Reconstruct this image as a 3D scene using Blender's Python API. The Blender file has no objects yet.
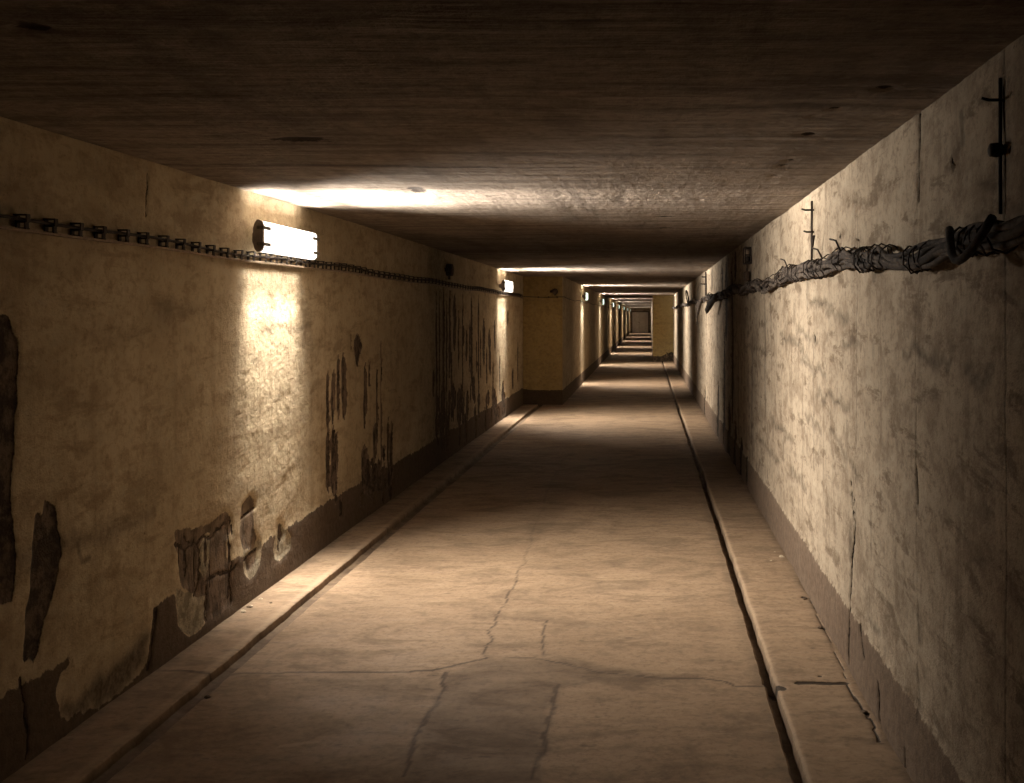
import bpy, bmesh, math, random
import numpy as np
from mathutils import Vector, Matrix

sc = bpy.context.scene
C = sc.collection

# ------------------------------------------------------------------ camera, world, exposure
F = 996.0                      # focal length in pixels of the 1024 px wide frame (35 mm lens)
VX, VY = 650.0, 312.0          # where the tunnel axis meets the frame
H = 1.70                       # eye height
cam = bpy.data.cameras.new('camera')
cam.lens = 36.0 * F / 1024.0
cam.sensor_width = 36.0
cam.sensor_fit = 'HORIZONTAL'
cam.shift_x = -(VX - 512.0) / 1024.0
cam.shift_y = -(391.5 - VY) / 1024.0
cam.clip_start = 0.02
cam.clip_end = 300
cam_ob = bpy.data.objects.new('camera', cam)
C.objects.link(cam_ob)
cam_ob.location = (0, 0, H)
cam_ob.rotation_euler = (math.pi / 2, 0, 0)
sc.camera = cam_ob

world = bpy.data.worlds.new('world')
sc.world = world
world.use_nodes = True
world.node_tree.nodes['Background'].inputs[0].default_value = (0.9, 0.75, 0.6, 1)
world.node_tree.nodes['Background'].inputs[1].default_value = 0.0

sc.view_settings.view_transform = 'Standard'
sc.view_settings.look = 'None'
sc.view_settings.gamma = 1.0
sc.view_settings.use_curve_mapping = False
sc.view_settings.exposure = 0.42
sc.cycles.diffuse_bounces = 6
sc.cycles.max_bounces = 10

LAMP_COLOUR = (1.0, 0.93, 0.84)
FAR_LAMP_COLOUR = (0.66, 1.0, 0.86)
FRONT_POWER = 3.0              # glow of the diffuser front
EDGE_POWER = 1.6               # glow of the diffuser top and bottom
# the tubes' beam through the ribbed diffuser: (tilt from straight out, watts, spread in degrees)
BEAMS = ((0, 47, 104), (-48, 40, 98), (13, 6.5, 32), (24, 5, 90))
WASH = ((92, 2.5, 100), (64, 8.0, 125), (-90, 1.5, 140), (-94, 2.6, 90), (-93, 7.5, 42))   # light spilling up and down past the housing

# ------------------------------------------------------------------ tunnel dimensions (metres)
XL, XR = -2.34, 0.95           # wide part
XLN = -1.60                    # narrow part, left
ZC = 2.405                     # ceiling
Y0 = -7.0                      # behind the viewpoint
YP = 18.65                     # left pier front
YQ = 36.0                      # right pier front
YE = 95.0                      # far end
K = 0.0035                     # the tunnel dips and drifts a little beyond 8 m
STRIP_L, STRIP_R = 0.008, 0.008


def bend(v):
    """gentle bend of the whole tunnel beyond 8 m; v is an (n,3) array"""
    v = np.array(v, dtype=np.float64)
    d = np.maximum(v[:, 1] - 8.0, 0) * K
    v[:, 0] -= d
    v[:, 2] -= d
    return v


def bendp(x, y, z):
    d = max(y - 8.0, 0) * K
    return Vector((x - d, y, z - d))


# positions read off the photograph -> positions on the real surfaces
def on_side(px, py, xw):
    px, py = np.asarray(px, float), np.asarray(py, float)
    s = 1 if xw > 0 else -1
    o = np.maximum(s * (px - VX), 1.0)
    y = F * abs(xw) / o
    o2 = np.maximum(o + s * F * K, 1.0)
    y = np.where(y > 8, F * (abs(xw) + s * 8 * K) / o2, y)
    z = H + (VY - py) * y / F + np.maximum(y - 8, 0) * K
    return y, z


def on_level(px, py, zz):
    px, py = np.asarray(px, float), np.asarray(py, float)
    y = F * (H - zz) / np.where(np.abs(py - VY) < 1, 1, (py - VY))
    x = (px - VX) * y / F
    return x, y


# ------------------------------------------------------------------ numeric noise
def _hash(ix, iy, seed):
    n = (ix.astype(np.int64) * 374761393 + iy.astype(np.int64) * 668265263 + seed * 974711) & 0x7fffffff
    n = ((n ^ (n >> 13)) * 1274126177) & 0x7fffffff
    n = (n ^ (n >> 16)) & 0xffff
    return n / 65535.0


def vnoise(x, y, seed=0):
    ix, iy = np.floor(x), np.floor(y)
    fx, fy = x - ix, y - iy
    fx, fy = fx * fx * (3 - 2 * fx), fy * fy * (3 - 2 * fy)
    a, b = _hash(ix, iy, seed), _hash(ix + 1, iy, seed)
    c, d = _hash(ix, iy + 1, seed), _hash(ix + 1, iy + 1, seed)
    return (a * (1 - fx) + b * fx) * (1 - fy) + (c * (1 - fx) + d * fx) * fy


def fbm(x, y, seed=0, oct=4):
    s, a, t = 0, 0.5, 0
    for k in range(oct):
        s = s + a * vnoise(x * 2 ** k, y * 2 ** k, seed + k * 7)
        t += a
        a *= 0.55
    return s / t


def inpoly(u, v, poly):
    r = np.zeros(u.shape, bool)
    n = len(poly)
    for i in range(n):
        x1, y1 = poly[i]
        x2, y2 = poly[(i + 1) % n]
        if y1 == y2:
            continue
        c = ((y1 > v) != (y2 > v)) & (u < (x2 - x1) * (v - y1) / (y2 - y1) + x1)
        r ^= c
    return r


def segdist(u, v, pts):
    d = np.full(u.shape, 1e9)
    for (x1, y1), (x2, y2) in zip(pts[:-1], pts[1:]):
        L2 = (x2 - x1) ** 2 + (y2 - y1) ** 2 + 1e-12
        t = np.clip(((u - x1) * (x2 - x1) + (v - y1) * (y2 - y1)) / L2, 0, 1)
        d = np.minimum(d, np.hypot(u - x1 - t * (x2 - x1), v - y1 - t * (y2 - y1)))
    return d


# ------------------------------------------------------------------ mesh helpers
def mesh_object(name, verts, faces, mat, parent=None, smooth=True, kind=None, loc=None):
    me = bpy.data.meshes.new(name)
    me.from_pydata([tuple(v) for v in verts], [], faces)
    me.update()
    if smooth:
        me.polygons.foreach_set('use_smooth', [True] * len(me.polygons))
    o = bpy.data.objects.new(name, me)
    C.objects.link(o)
    for m in (mat if isinstance(mat, (list, tuple)) else [mat]):
        me.materials.append(m)
    if parent:
        o.parent = parent
    if kind:
        o['kind'] = kind
    if loc is not None:
        o.location = loc
    return o


def grid_object(name, P, attrs, mat, flip=False):
    """P: (n,m,3) points; attrs: dict of (n,m) arrays"""
    n, m = P.shape[:2]
    me = bpy.data.meshes.new(name)
    V = bend(P.reshape(-1, 3))
    idx = np.arange(n * m).reshape(n, m)
    q = np.stack([idx[:-1, :-1], idx[1:, :-1], idx[1:, 1:], idx[:-1, 1:]], -1).reshape(-1, 4)
    if flip:
        q = q[:, ::-1]
    me.vertices.add(n * m)
    me.vertices.foreach_set('co', V.astype(np.float32).ravel())
    me.loops.add(q.size)
    me.loops.foreach_set('vertex_index', q.astype(np.int32).ravel())
    me.polygons.add(len(q))
    me.polygons.foreach_set('loop_start', (np.arange(len(q)) * 4).astype(np.int32))
    me.polygons.foreach_set('loop_total', np.full(len(q), 4, np.int32))
    me.update(calc_edges=True)
    me.validate()
    me.polygons.foreach_set('use_smooth', [True] * len(me.polygons))
    for k, a in attrs.items():
        at = me.attributes.new(k, 'FLOAT', 'POINT')
        at.data.foreach_set('value', np.clip(a, 0, 1).astype(np.float32).ravel())
    me.materials.append(mat)
    o = bpy.data.objects.new(name, me)
    C.objects.link(o)
    o['kind'] = 'structure'
    return o


class MB:
    """collects shapes of one part"""
    def __init__(s):
        s.v, s.f = [], []

    def raw(s, vs, fs):
        b = len(s.v)
        s.v += [tuple(p) for p in vs]
        s.f += [tuple(i + b for i in f) for f in fs]
        return s

    def box(s, lo, hi, bev=0.0, seg=2):
        bm = bmesh.new()
        bmesh.ops.create_cube(bm, size=1)
        for v in bm.verts:
            v.co = Vector([(lo[i] + hi[i]) / 2 + v.co[i] * (hi[i] - lo[i]) for i in range(3)])
        if bev:
            bmesh.ops.bevel(bm, geom=bm.edges[:], offset=bev, segments=seg, affect='EDGES', profile=0.5)
        bm.verts.ensure_lookup_table()
        bm.verts.index_update()
        s.raw([v.co.copy() for v in bm.verts], [[v.index for v in f.verts] for f in bm.faces])
        bm.free()
        return s

    def tube(s, pts, r, sides=8, cap=True):
        pts = [Vector(p) for p in pts]
        n = len(pts)
        rs = r if isinstance(r, (list, tuple, np.ndarray)) else [r] * n
        vs, fs = [], []
        up = Vector((0, 0, 1))
        prev = None
        for i, p in enumerate(pts):
            t = (pts[min(i + 1, n - 1)] - pts[max(i - 1, 0)])
            t = t.normalized() if t.length > 1e-9 else Vector((0, 1, 0))
            if prev is None:
                a = up if abs(t.dot(up)) < 0.9 else Vector((1, 0, 0))
                u = (a - t * a.dot(t)).normalized()
            else:
                u = prev - t * prev.dot(t)
                u = u.normalized() if u.length > 1e-6 else t.orthogonal().normalized()
            prev = u
            w = t.cross(u)
            for k in range(sides):
                th = 2 * math.pi * k / sides
                vs.append(p + (u * math.cos(th) + w * math.sin(th)) * rs[i])
        for i in range(n - 1):
            for k in range(sides):
                a, b = i * sides + k, i * sides + (k + 1) % sides
                fs.append((a, b, b + sides, a + sides))
        if cap:
            fs.append(tuple(range(sides))[::-1])
            fs.append(tuple((n - 1) * sides + k for k in range(sides)))
        return s.raw(vs, fs)

    def lathe(s, prof, origin, axis='x', sides=24):
        """prof: (distance along axis, radius)"""
        vs, fs = [], []
        o = Vector(origin)
        for a, r in prof:
            for k in range(sides):
                th = 2 * math.pi * k / sides
                c, d = r * math.cos(th), r * math.sin(th)
                vs.append(o + (Vector((a, c, d)) if axis == 'x' else Vector((c, a, d)) if axis == 'y' else Vector((c, d, a))))
        for i in range(len(prof) - 1):
            for k in range(sides):
                a, b = i * sides + k, i * sides + (k + 1) % sides
                fs.append((a, b, b + sides, a + sides))
        fs.append(tuple(range(sides))[::-1])
        fs.append(tuple((len(prof) - 1) * sides + k for k in range(sides)))
        return s.raw(vs, fs)

    def prism(s, outline, a0, a1, axis='y'):
        n = len(outline)
        def pt(p, a):
            return (p[0], a, p[1]) if axis == 'y' else (a, p[0], p[1]) if axis == 'x' else (p[0], p[1], a)
        vs = [pt(p, a0) for p in outline] + [pt(p, a1) for p in outline]
        fs = [tuple(range(n)), tuple(range(2 * n - 1, n - 1, -1))]
        for i in range(n):
            j = (i + 1) % n
            fs.append((i, i + n, j + n, j))
        return s.raw(vs, fs)

    def build(s, name, mat, parent=None, smooth=True, loc=None, bent=False, auto=None):
        v = bend(s.v) if bent else s.v
        o = mesh_object(name, v, s.f, mat, parent, smooth, loc=loc)
        bm = bmesh.new()
        bm.from_mesh(o.data)
        bmesh.ops.recalc_face_normals(bm, faces=bm.faces)
        bm.to_mesh(o.data)
        bm.free()
        if auto:
            o.data.set_sharp_from_angle(angle=math.radians(auto))
        return o


def empty(name, loc, label, cat, group=None):
    o = bpy.data.objects.new(name, None)
    C.objects.link(o)
    o.location = loc
    o.empty_display_size = 0.1
    return tag(o, label, cat, group)


def tag(o, label, cat, group=None):
    o['label'] = label
    o['category'] = cat
    if group:
        o['group'] = group
    return o


# ------------------------------------------------------------------ node helpers
class NT:
    def __init__(s, name):
        s.m = bpy.data.materials.new(name)
        s.m.use_nodes = True
        s.t = s.m.node_tree
        s.b = s.t.nodes['Principled BSDF']
        s.co = s.t.nodes.new('ShaderNodeTexCoord').outputs['Object']

    def n(s, typ):
        return s.t.nodes.new(typ)

    def link(s, a, b):
        if hasattr(a, 'is_linked') or hasattr(a, 'links'):
            s.t.links.new(a, b)
        else:
            b.default_value = a

    def noise(s, scale, detail=4, rough=0.55, stretch=(1, 1, 1), rot=(0, 0, 0), off=(0, 0, 0), dist=0.0):
        mp = s.n('ShaderNodeMapping')
        mp.inputs['Scale'].default_value = stretch
        mp.inputs['Rotation'].default_value = rot
        mp.inputs['Location'].default_value = off
        s.link(s.co, mp.inputs['Vector'])
        nz = s.n('ShaderNodeTexNoise')
        nz.inputs['Scale'].default_value = scale
        nz.inputs['Detail'].default_value = detail
        nz.inputs['Roughness'].default_value = rough
        nz.inputs['Distortion'].default_value = dist
        s.link(mp.outputs[0], nz.inputs['Vector'])
        return nz.outputs['Fac']

    def attr(s, name):
        a = s.n('ShaderNodeAttribute')
        a.attribute_name = name
        return a.outputs['Fac']

    def math(s, op, a, b=0.0, c=None):
        m = s.n('ShaderNodeMath')
        m.operation = op
        s.link(a, m.inputs[0])
        s.link(b, m.inputs[1])
        if c is not None:
            s.link(c, m.inputs[2])
        return m.outputs[0]

    def ramp(s, f, lo, hi, a=0.0, b=1.0):
        m = s.n('ShaderNodeMapRange')
        m.interpolation_type = 'SMOOTHSTEP'
        s.link(f, m.inputs['Value'])
        m.inputs['From Min'].default_value = lo
        m.inputs['From Max'].default_value = hi
        m.inputs['To Min'].default_value = a
        m.inputs['To Max'].default_value = b
        return m.outputs[0]

    def mix(s, f, a, b, mode='MIX'):
        m = s.n('ShaderNodeMix')
        m.data_type = 'RGBA'
        m.blend_type = mode
        s.link(f, m.inputs[0])
        for v, i in ((a, 6), (b, 7)):
            if isinstance(v, tuple):
                m.inputs[i].default_value = (*v[:3], 1)
            else:
                s.link(v, m.inputs[i])
        return m.outputs[2]

    def out(s, col, rough=0.9, bump=None, bump_d=0.01, bump_s=1.0, spec=0.2, metal=0.0):
        if isinstance(col, tuple):
            s.b.inputs['Base Color'].default_value = (*col[:3], 1)
        else:
            s.link(col, s.b.inputs['Base Color'])
        s.link(rough, s.b.inputs['Roughness'])
        s.b.inputs['Specular IOR Level'].default_value = spec
        s.b.inputs['Metallic'].default_value = metal
        if bump is not None:
            bp = s.n('ShaderNodeBump')
            bp.inputs['Strength'].default_value = bump_s
            bp.inputs['Distance'].default_value = bump_d
            s.link(bump, bp.inputs['Height'])
            s.link(bp.outputs[0], s.b.inputs['Normal'])
        return s.m


def ragged(n, mask, lo=0.40, hi=0.60, amt=1.0, fine=None):
    f = fine if fine is not None else n.noise(22, 5, 0.65)
    return n.ramp(n.math('ADD', mask, n.math('MULTIPLY', n.math('SUBTRACT', f, 0.5), amt)), lo, hi)


def plaster(name, c1, c2, stain, dado_c, pale_c, sub_c, seed, smear=0.5):
    n = NT(name)
    off = (seed * 3.1, seed * 1.7, seed * 0.9)
    big = n.noise(0.9, 3, 0.5, off=off)
    blot = n.noise(3.2, 5, 0.62, stretch=(1, 0.8, 1.5), off=off, dist=0.2)
    fine = n.noise(26, 5, 0.65, off=off)
    grain = n.noise(140, 2, 0.6)
    vert = n.noise(2.0, 5, 0.6, stretch=(3.5, 3.5, 0.45), off=off)
    diag = n.noise(3.5, 6, 0.7, stretch=(1, 0.7, 2.4), rot=(0.2, 0, 0), off=off, dist=0.3)
    col = n.mix(n.ramp(big, 0.35, 0.65), c1, c2)
    col = n.mix(n.math('MULTIPLY', n.ramp(blot, 0.46, 0.66), smear * 0.6), col, stain)
    col = n.mix(n.math('MULTIPLY', n.ramp(diag, 0.53, 0.64), smear), col, stain)
    col = n.mix(n.ramp(vert, 0.5, 0.7, 0, 0.45 * smear + 0.1), col, stain)
    col = n.mix(n.ramp(fine, 0.5, 0.66, 0, 0.4), col, stain)
    col = n.mix(n.ramp(fine, 0.3, 0.46, 0.35, 0), col, pale_c)
    mid = n.noise(9, 6, 0.72, stretch=(1, 0.8, 1.3), off=off)
    col = n.mix(n.ramp(mid, 0.50, 0.62, 0, 0.42), col, stain)
    col = n.mix(n.ramp(mid, 0.36, 0.46, 0.35, 0), col, pale_c)
    spots = n.noise(55, 3, 0.6, off=off)
    col = n.mix(n.ramp(spots, 0.62, 0.70, 0, 0.55), col, stain)
    dado = ragged(n, n.attr('dado'), fine=fine, amt=1.1)
    dcol = n.mix(n.ramp(fine, 0.3, 0.7), dado_c, tuple(v * 0.7 for v in dado_c))
    col = n.mix(n.math('MULTIPLY', dado, 0.93), col, dcol)
    pale = ragged(n, n.attr('pale'), fine=fine)
    pcol = n.mix(n.ramp(n.noise(9, 6, 0.75, off=off), 0.40, 0.58), pale_c, tuple(v * 0.45 for v in pale_c))
    col = n.mix(n.math('MULTIPLY', pale, 0.85), col, pcol)
    und = ragged(n, n.attr('under'), fine=fine)
    ucol = n.mix(n.ramp(n.noise(11, 6, 0.7, stretch=(1, 1.6, 0.7), off=off), 0.38, 0.62), tuple(v * 1.6 for v in sub_c), tuple(v * 4.4 for v in sub_c))
    col = n.mix(n.math('MULTIPLY', und, 0.92), col, ucol)
    dmg = ragged(n, n.attr('damage'), fine=fine)
    scol = n.mix(n.ramp(n.noise(14, 6, 0.7, off=off), 0.42, 0.62), sub_c, tuple(v * 3.2 for v in sub_c))
    col = n.mix(dmg, col, scol)
    dirt_and_shade = n.math('MULTIPLY', n.attr('dirt_and_shade'), n.ramp(fine, 0.2, 0.7, 0.55, 1.0))
    col = n.mix(dirt_and_shade, col, tuple(v * 1.3 for v in sub_c))
    h = n.math('ADD', n.math('MULTIPLY', fine, 0.6), n.math('MULTIPLY', grain, 0.2))
    h = n.math('ADD', h, n.math('MULTIPLY', blot, 0.9))
    h = n.math('ADD', h, n.math('MULTIPLY', vert, 0.6))
    h = n.math('SUBTRACT', h, n.math('MULTIPLY', dmg, 0.9))
    return n.out(col, 0.92, h, 0.016, 0.8, spec=0.15)


M = {}
M['wall_left'] = plaster('cream wall paint', (0.49, 0.395, 0.26), (0.41, 0.325, 0.205), (0.22, 0.157, 0.09), (0.095, 0.064, 0.043),
                         (0.36, 0.31, 0.22), (0.042, 0.030, 0.021), 1, 0.55)
M['wall_right'] = plaster('pale limewash', (0.42, 0.34, 0.245), (0.345, 0.275, 0.195), (0.15, 0.107, 0.07), (0.155, 0.107, 0.073),
                          (0.44, 0.37, 0.27), (0.026, 0.019, 0.013), 2, 0.85)
M['pier'] = plaster('yellow pier paint', (0.36, 0.26, 0.105), (0.31, 0.22, 0.09), (0.18, 0.125, 0.06), (0.070, 0.046, 0.032),
                    (0.34, 0.26, 0.14), (0.035, 0.024, 0.015), 3, 0.35)


def ceiling_material():
    n = NT('ceiling concrete')
    big = n.noise(0.8, 4, 0.55)
    brd = n.noise(1.6, 5, 0.6, stretch=(2.6, 0.5, 1))          # formwork grain along the tunnel
    crs = n.noise(1.5, 6, 0.65, stretch=(0.35, 5.0, 1))        # trowel marks across it
    fine = n.noise(24, 5, 0.65)
    col = n.mix(n.ramp(big, 0.3, 0.7), (0.29, 0.235, 0.185), (0.22, 0.175, 0.135))
    col = n.mix(n.ramp(brd, 0.47, 0.66, 0, 0.55), col, (0.12, 0.09, 0.066))
    col = n.mix(n.ramp(crs, 0.47, 0.66, 0, 0.65), col, (0.105, 0.078, 0.057))
    col = n.mix(n.ramp(fine, 0.5, 0.68, 0, 0.45), col, (0.10, 0.074, 0.053))
    col = n.mix(n.ramp(fine, 0.3, 0.45, 0.3, 0), col, (0.36, 0.30, 0.24))
    mid = n.noise(7, 6, 0.72, stretch=(0.8, 1.6, 1))
    col = n.mix(n.ramp(mid, 0.50, 0.62, 0, 0.42), col, (0.10, 0.074, 0.053))
    col = n.mix(n.ramp(mid, 0.36, 0.46, 0.3, 0), col, (0.36, 0.30, 0.24))
    dmg = ragged(n, n.attr('damage'), fine=fine)
    col = n.mix(dmg, col, (0.035, 0.024, 0.016))
    col = n.mix(n.math('MULTIPLY', n.attr('dirt_and_shade'), n.ramp(fine, 0.2, 0.7, 0.6, 1)), col, (0.06, 0.042, 0.03))
    h = n.math('ADD', n.math('MULTIPLY', brd, 1.6), n.math('MULTIPLY', crs, 2.4))
    h = n.math('ADD', h, n.math('MULTIPLY', fine, 0.7))
    return n.out(col, 0.92, h, 0.020, 0.8, spec=0.15)


def floor_material():
    n = NT('floor concrete')
    big = n.noise(0.7, 4, 0.55)
    blot = n.noise(2.6, 6, 0.68, stretch=(0.7, 1.3, 1), dist=0.8)
    fine = n.noise(30, 5, 0.65)
    spk = n.noise(9, 3, 0.7, stretch=(0.6, 1.5, 1))
    col = n.mix(n.ramp(big, 0.32, 0.68), (0.31, 0.212, 0.130), (0.25, 0.167, 0.100))
    col = n.mix(n.ramp(blot, 0.47, 0.66, 0, 0.6), col, (0.13, 0.086, 0.052))
    col = n.mix(n.ramp(fine, 0.48, 0.68, 0, 0.45), col, (0.11, 0.072, 0.043))
    col = n.mix(n.ramp(fine, 0.3, 0.46, 0.3, 0), col, (0.36, 0.265, 0.17))
    col = n.mix(n.ramp(spk, 0.62, 0.72, 0, 0.6), col, (0.085, 0.056, 0.034))
    mid = n.noise(8, 6, 0.74, stretch=(0.7, 1.5, 1))
    col = n.mix(n.ramp(mid, 0.50, 0.62, 0, 0.4), col, (0.13, 0.086, 0.052))
    col = n.mix(n.ramp(mid, 0.36, 0.46, 0.3, 0), col, (0.37, 0.27, 0.175))
    col = n.mix(n.math('MULTIPLY', n.attr('pale'), 0.6), col, (0.44, 0.32, 0.21))
    dirt_and_shade = n.math('MULTIPLY', n.attr('dirt_and_shade'), n.ramp(blot, 0.25, 0.65, 0.55, 1.0))
    col = n.mix(dirt_and_shade, col, (0.070, 0.045, 0.027))
    dmg = ragged(n, n.attr('damage'), fine=fine, amt=0.35)
    col = n.mix(dmg, col, (0.045, 0.029, 0.017))
    h = n.math('ADD', n.math('MULTIPLY', fine, 0.5), n.math('MULTIPLY', blot, 1.4))
    h = n.math('SUBTRACT', h, n.math('MULTIPLY', dmg, 0.8))
    rough = n.ramp(blot, 0.3, 0.7, 0.62, 0.85)
    return n.out(col, rough, h, 0.007, 0.7, spec=0.3)


M['ceiling'] = ceiling_material()
M['floor'] = floor_material()


def simple(name, c1, c2, scale=20, rough=0.7, metal=0.0, spec=0.3, bump=0.002):
    n = NT(name)
    f = n.noise(scale, 5, 0.65)
    col = n.mix(n.ramp(f, 0.35, 0.68), c1, c2)
    return n.out(col, rough, f, bump, 0.7, spec=spec, metal=metal)


M['rust'] = simple('rusted steel', (0.050, 0.031, 0.020), (0.095, 0.060, 0.036), 60, 0.75, 0.25)
M['dark_iron'] = simple('dark iron', (0.030, 0.021, 0.016), (0.055, 0.038, 0.027), 45, 0.7, 0.3)
M['cable'] = simple('dusty cable sheath', (0.045, 0.034, 0.026), (0.125, 0.096, 0.072), 26, 0.85)
M['cable_dark'] = simple('dark cable sheath', (0.025, 0.018, 0.013), (0.065, 0.048, 0.036), 18, 0.85)
M['tray'] = simple('painted steel rail', (0.20, 0.145, 0.095), (0.30, 0.22, 0.15), 30, 0.7, 0.1)
M['housing'] = simple('grey lamp housing', (0.30, 0.26, 0.22), (0.38, 0.33, 0.28), 30, 0.55)
M['clip'] = simple('steel clip', (0.16, 0.14, 0.12), (0.24, 0.21, 0.18), 40, 0.45, 0.6)
M['door'] = simple('grey door paint', (0.55, 0.51, 0.46), (0.47, 0.43, 0.39), 4, 0.6)
M['door_frame'] = simple('dark door frame', (0.06, 0.05, 0.04), (0.09, 0.075, 0.06), 8, 0.6)
M['chip'] = simple('plaster crumb', (0.50, 0.42, 0.30), (0.34, 0.27, 0.18), 60, 0.95)
M['chip_dark'] = simple('dark crumb', (0.07, 0.048, 0.03), (0.12, 0.08, 0.05), 60, 0.95)


def glow(name, colour, strength):
    m = bpy.data.materials.new(name)
    m.use_nodes = True
    b = m.node_tree.nodes['Principled BSDF']
    b.inputs['Base Color'].default_value = (0.8, 0.8, 0.78, 1)
    b.inputs['Roughness'].default_value = 0.4
    b.inputs['Emission Color'].default_value = (*colour, 1)
    b.inputs['Emission Strength'].default_value = strength
    return m


M['lit_front'] = glow('lit diffuser front', LAMP_COLOUR, FRONT_POWER)
M['lit_edge'] = glow('lit diffuser edge', LAMP_COLOUR, EDGE_POWER)
M['far_front'] = glow('greenish lit diffuser front', FAR_LAMP_COLOUR, 1.3)
M['far_edge'] = glow('greenish lit diffuser edge', FAR_LAMP_COLOUR, 1.0)


# ------------------------------------------------------------------ sample positions along the tunnel
def ysamples(lo, hi, pxscale, step=1.2, dmin=0.006, dmax=0.035, far=0.5):
    """denser where the viewer stands near; pxscale / y^2 = pixels per metre"""
    ys, y = [lo], lo
    while y < hi:
        if y < 2.4:
            d = 0.12
        else:
            d = min(max(step * y * y / pxscale, dmin), dmax)
            if y > 20:
                d = far
        y = y + d
        ys.append(min(y, hi))
    if ys[-1] - ys[-2] < 1e-4:
        ys.pop()
        ys[-1] = hi
    return np.array(ys)


class Surface:
    """masks on a grid of (u,v) positions of a surface"""
    def __init__(s, U, V):
        s.U, s.V = U, V
        s.a = {k: np.zeros(U.shape) for k in ('damage', 'dirt_and_shade', 'dado', 'pale', 'under')}

    def poly(s, key, pts, amt=1.0, rag=0.012, fr=24, mode='max', stretch=1.0, soft=4):
        us, vs = [p[0] for p in pts], [p[1] for p in pts]
        pad = rag * 3 + 0.05
        sel = (s.U > min(us) - pad) & (s.U < max(us) + pad) & (s.V > min(vs) - pad) & (s.V < max(vs) + pad)
        u, v = s.U[sel], s.V[sel]
        du = (fbm(u * fr, v * fr, 11) - 0.5) * 2 * rag
        dv = (fbm(u * fr, v * fr, 31) - 0.5) * 2 * rag * stretch
        m = np.zeros(s.U.shape)
        m[sel] = inpoly(u + du, v + dv, pts).astype(float) * amt
        for _ in range(soft):
            m[1:-1] = (m[:-2] + 2 * m[1:-1] + m[2:]) / 4
            m[:, 1:-1] = (m[:, :-2] + 2 * m[:, 1:-1] + m[:, 2:]) / 4
        if mode == 'max':
            s.a[key] = np.maximum(s.a[key], m)
        else:
            s.a[key] = s.a[key] * (1 - m)

    def line(s, key, pts, w, amt=1.0, rag=0.01, fr=14, soft=0.35):
        us, vs = [p[0] for p in pts], [p[1] for p in pts]
        pad = w + rag * 2 + 0.02
        sel = (s.U > min(us) - pad) & (s.U < max(us) + pad) & (s.V > min(vs) - pad) & (s.V < max(vs) + pad)
        u, v = s.U[sel], s.V[sel]
        du = (fbm(u * fr, v * fr, 51) - 0.5) * 2 * rag
        dv = (fbm(u * fr, v * fr, 71) - 0.5) * 2 * rag
        d = segdist(u + du, v + dv, pts)
        m = np.clip((w * (1 + soft) - d) / (w * soft * 2 + 1e-6), 0, 1) * amt
        s.a[key][sel] = np.maximum(s.a[key][sel], m)

    def streak(s, key, u, v0, v1, w, amt=1.0, seed=0):
        """vertical tapered streak"""
        lo, hi = min(v0, v1), max(v0, v1)
        sel = (np.abs(s.U - u) < w * 2 + 0.05) & (s.V > lo - 0.02) & (s.V < hi + 0.02)
        uu, vv = s.U[sel], s.V[sel]
        t = np.clip((vv - lo) / (hi - lo + 1e-6), 0, 1)
        prof = np.clip(np.minimum(t * 5, (1 - t) * 5), 0, 1) ** 0.6
        wob = (fbm(vv * 5, vv * 0 + seed * 3.3, 91 + seed) - 0.5) * w * 1.2
        wid = w * prof * (0.65 + 0.9 * fbm(vv * 11, vv * 0 + seed * 1.7, 5 + seed))
        d = np.abs(uu - u - wob)
        m = np.clip((wid * 1.25 - d) / (wid * 0.5 + 1e-5), 0, 1) * amt
        m[(vv < lo) | (vv > hi)] = 0
        s.a[key][sel] = np.maximum(s.a[key][sel], m)

    def soft(s, key, u, v, ru, rv, amt):
        d = ((s.U - u) / ru) ** 2 + ((s.V - v) / rv) ** 2
        s.a[key] = np.maximum(s.a[key], np.exp(-d) * amt)


rng = random.Random(7)


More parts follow.
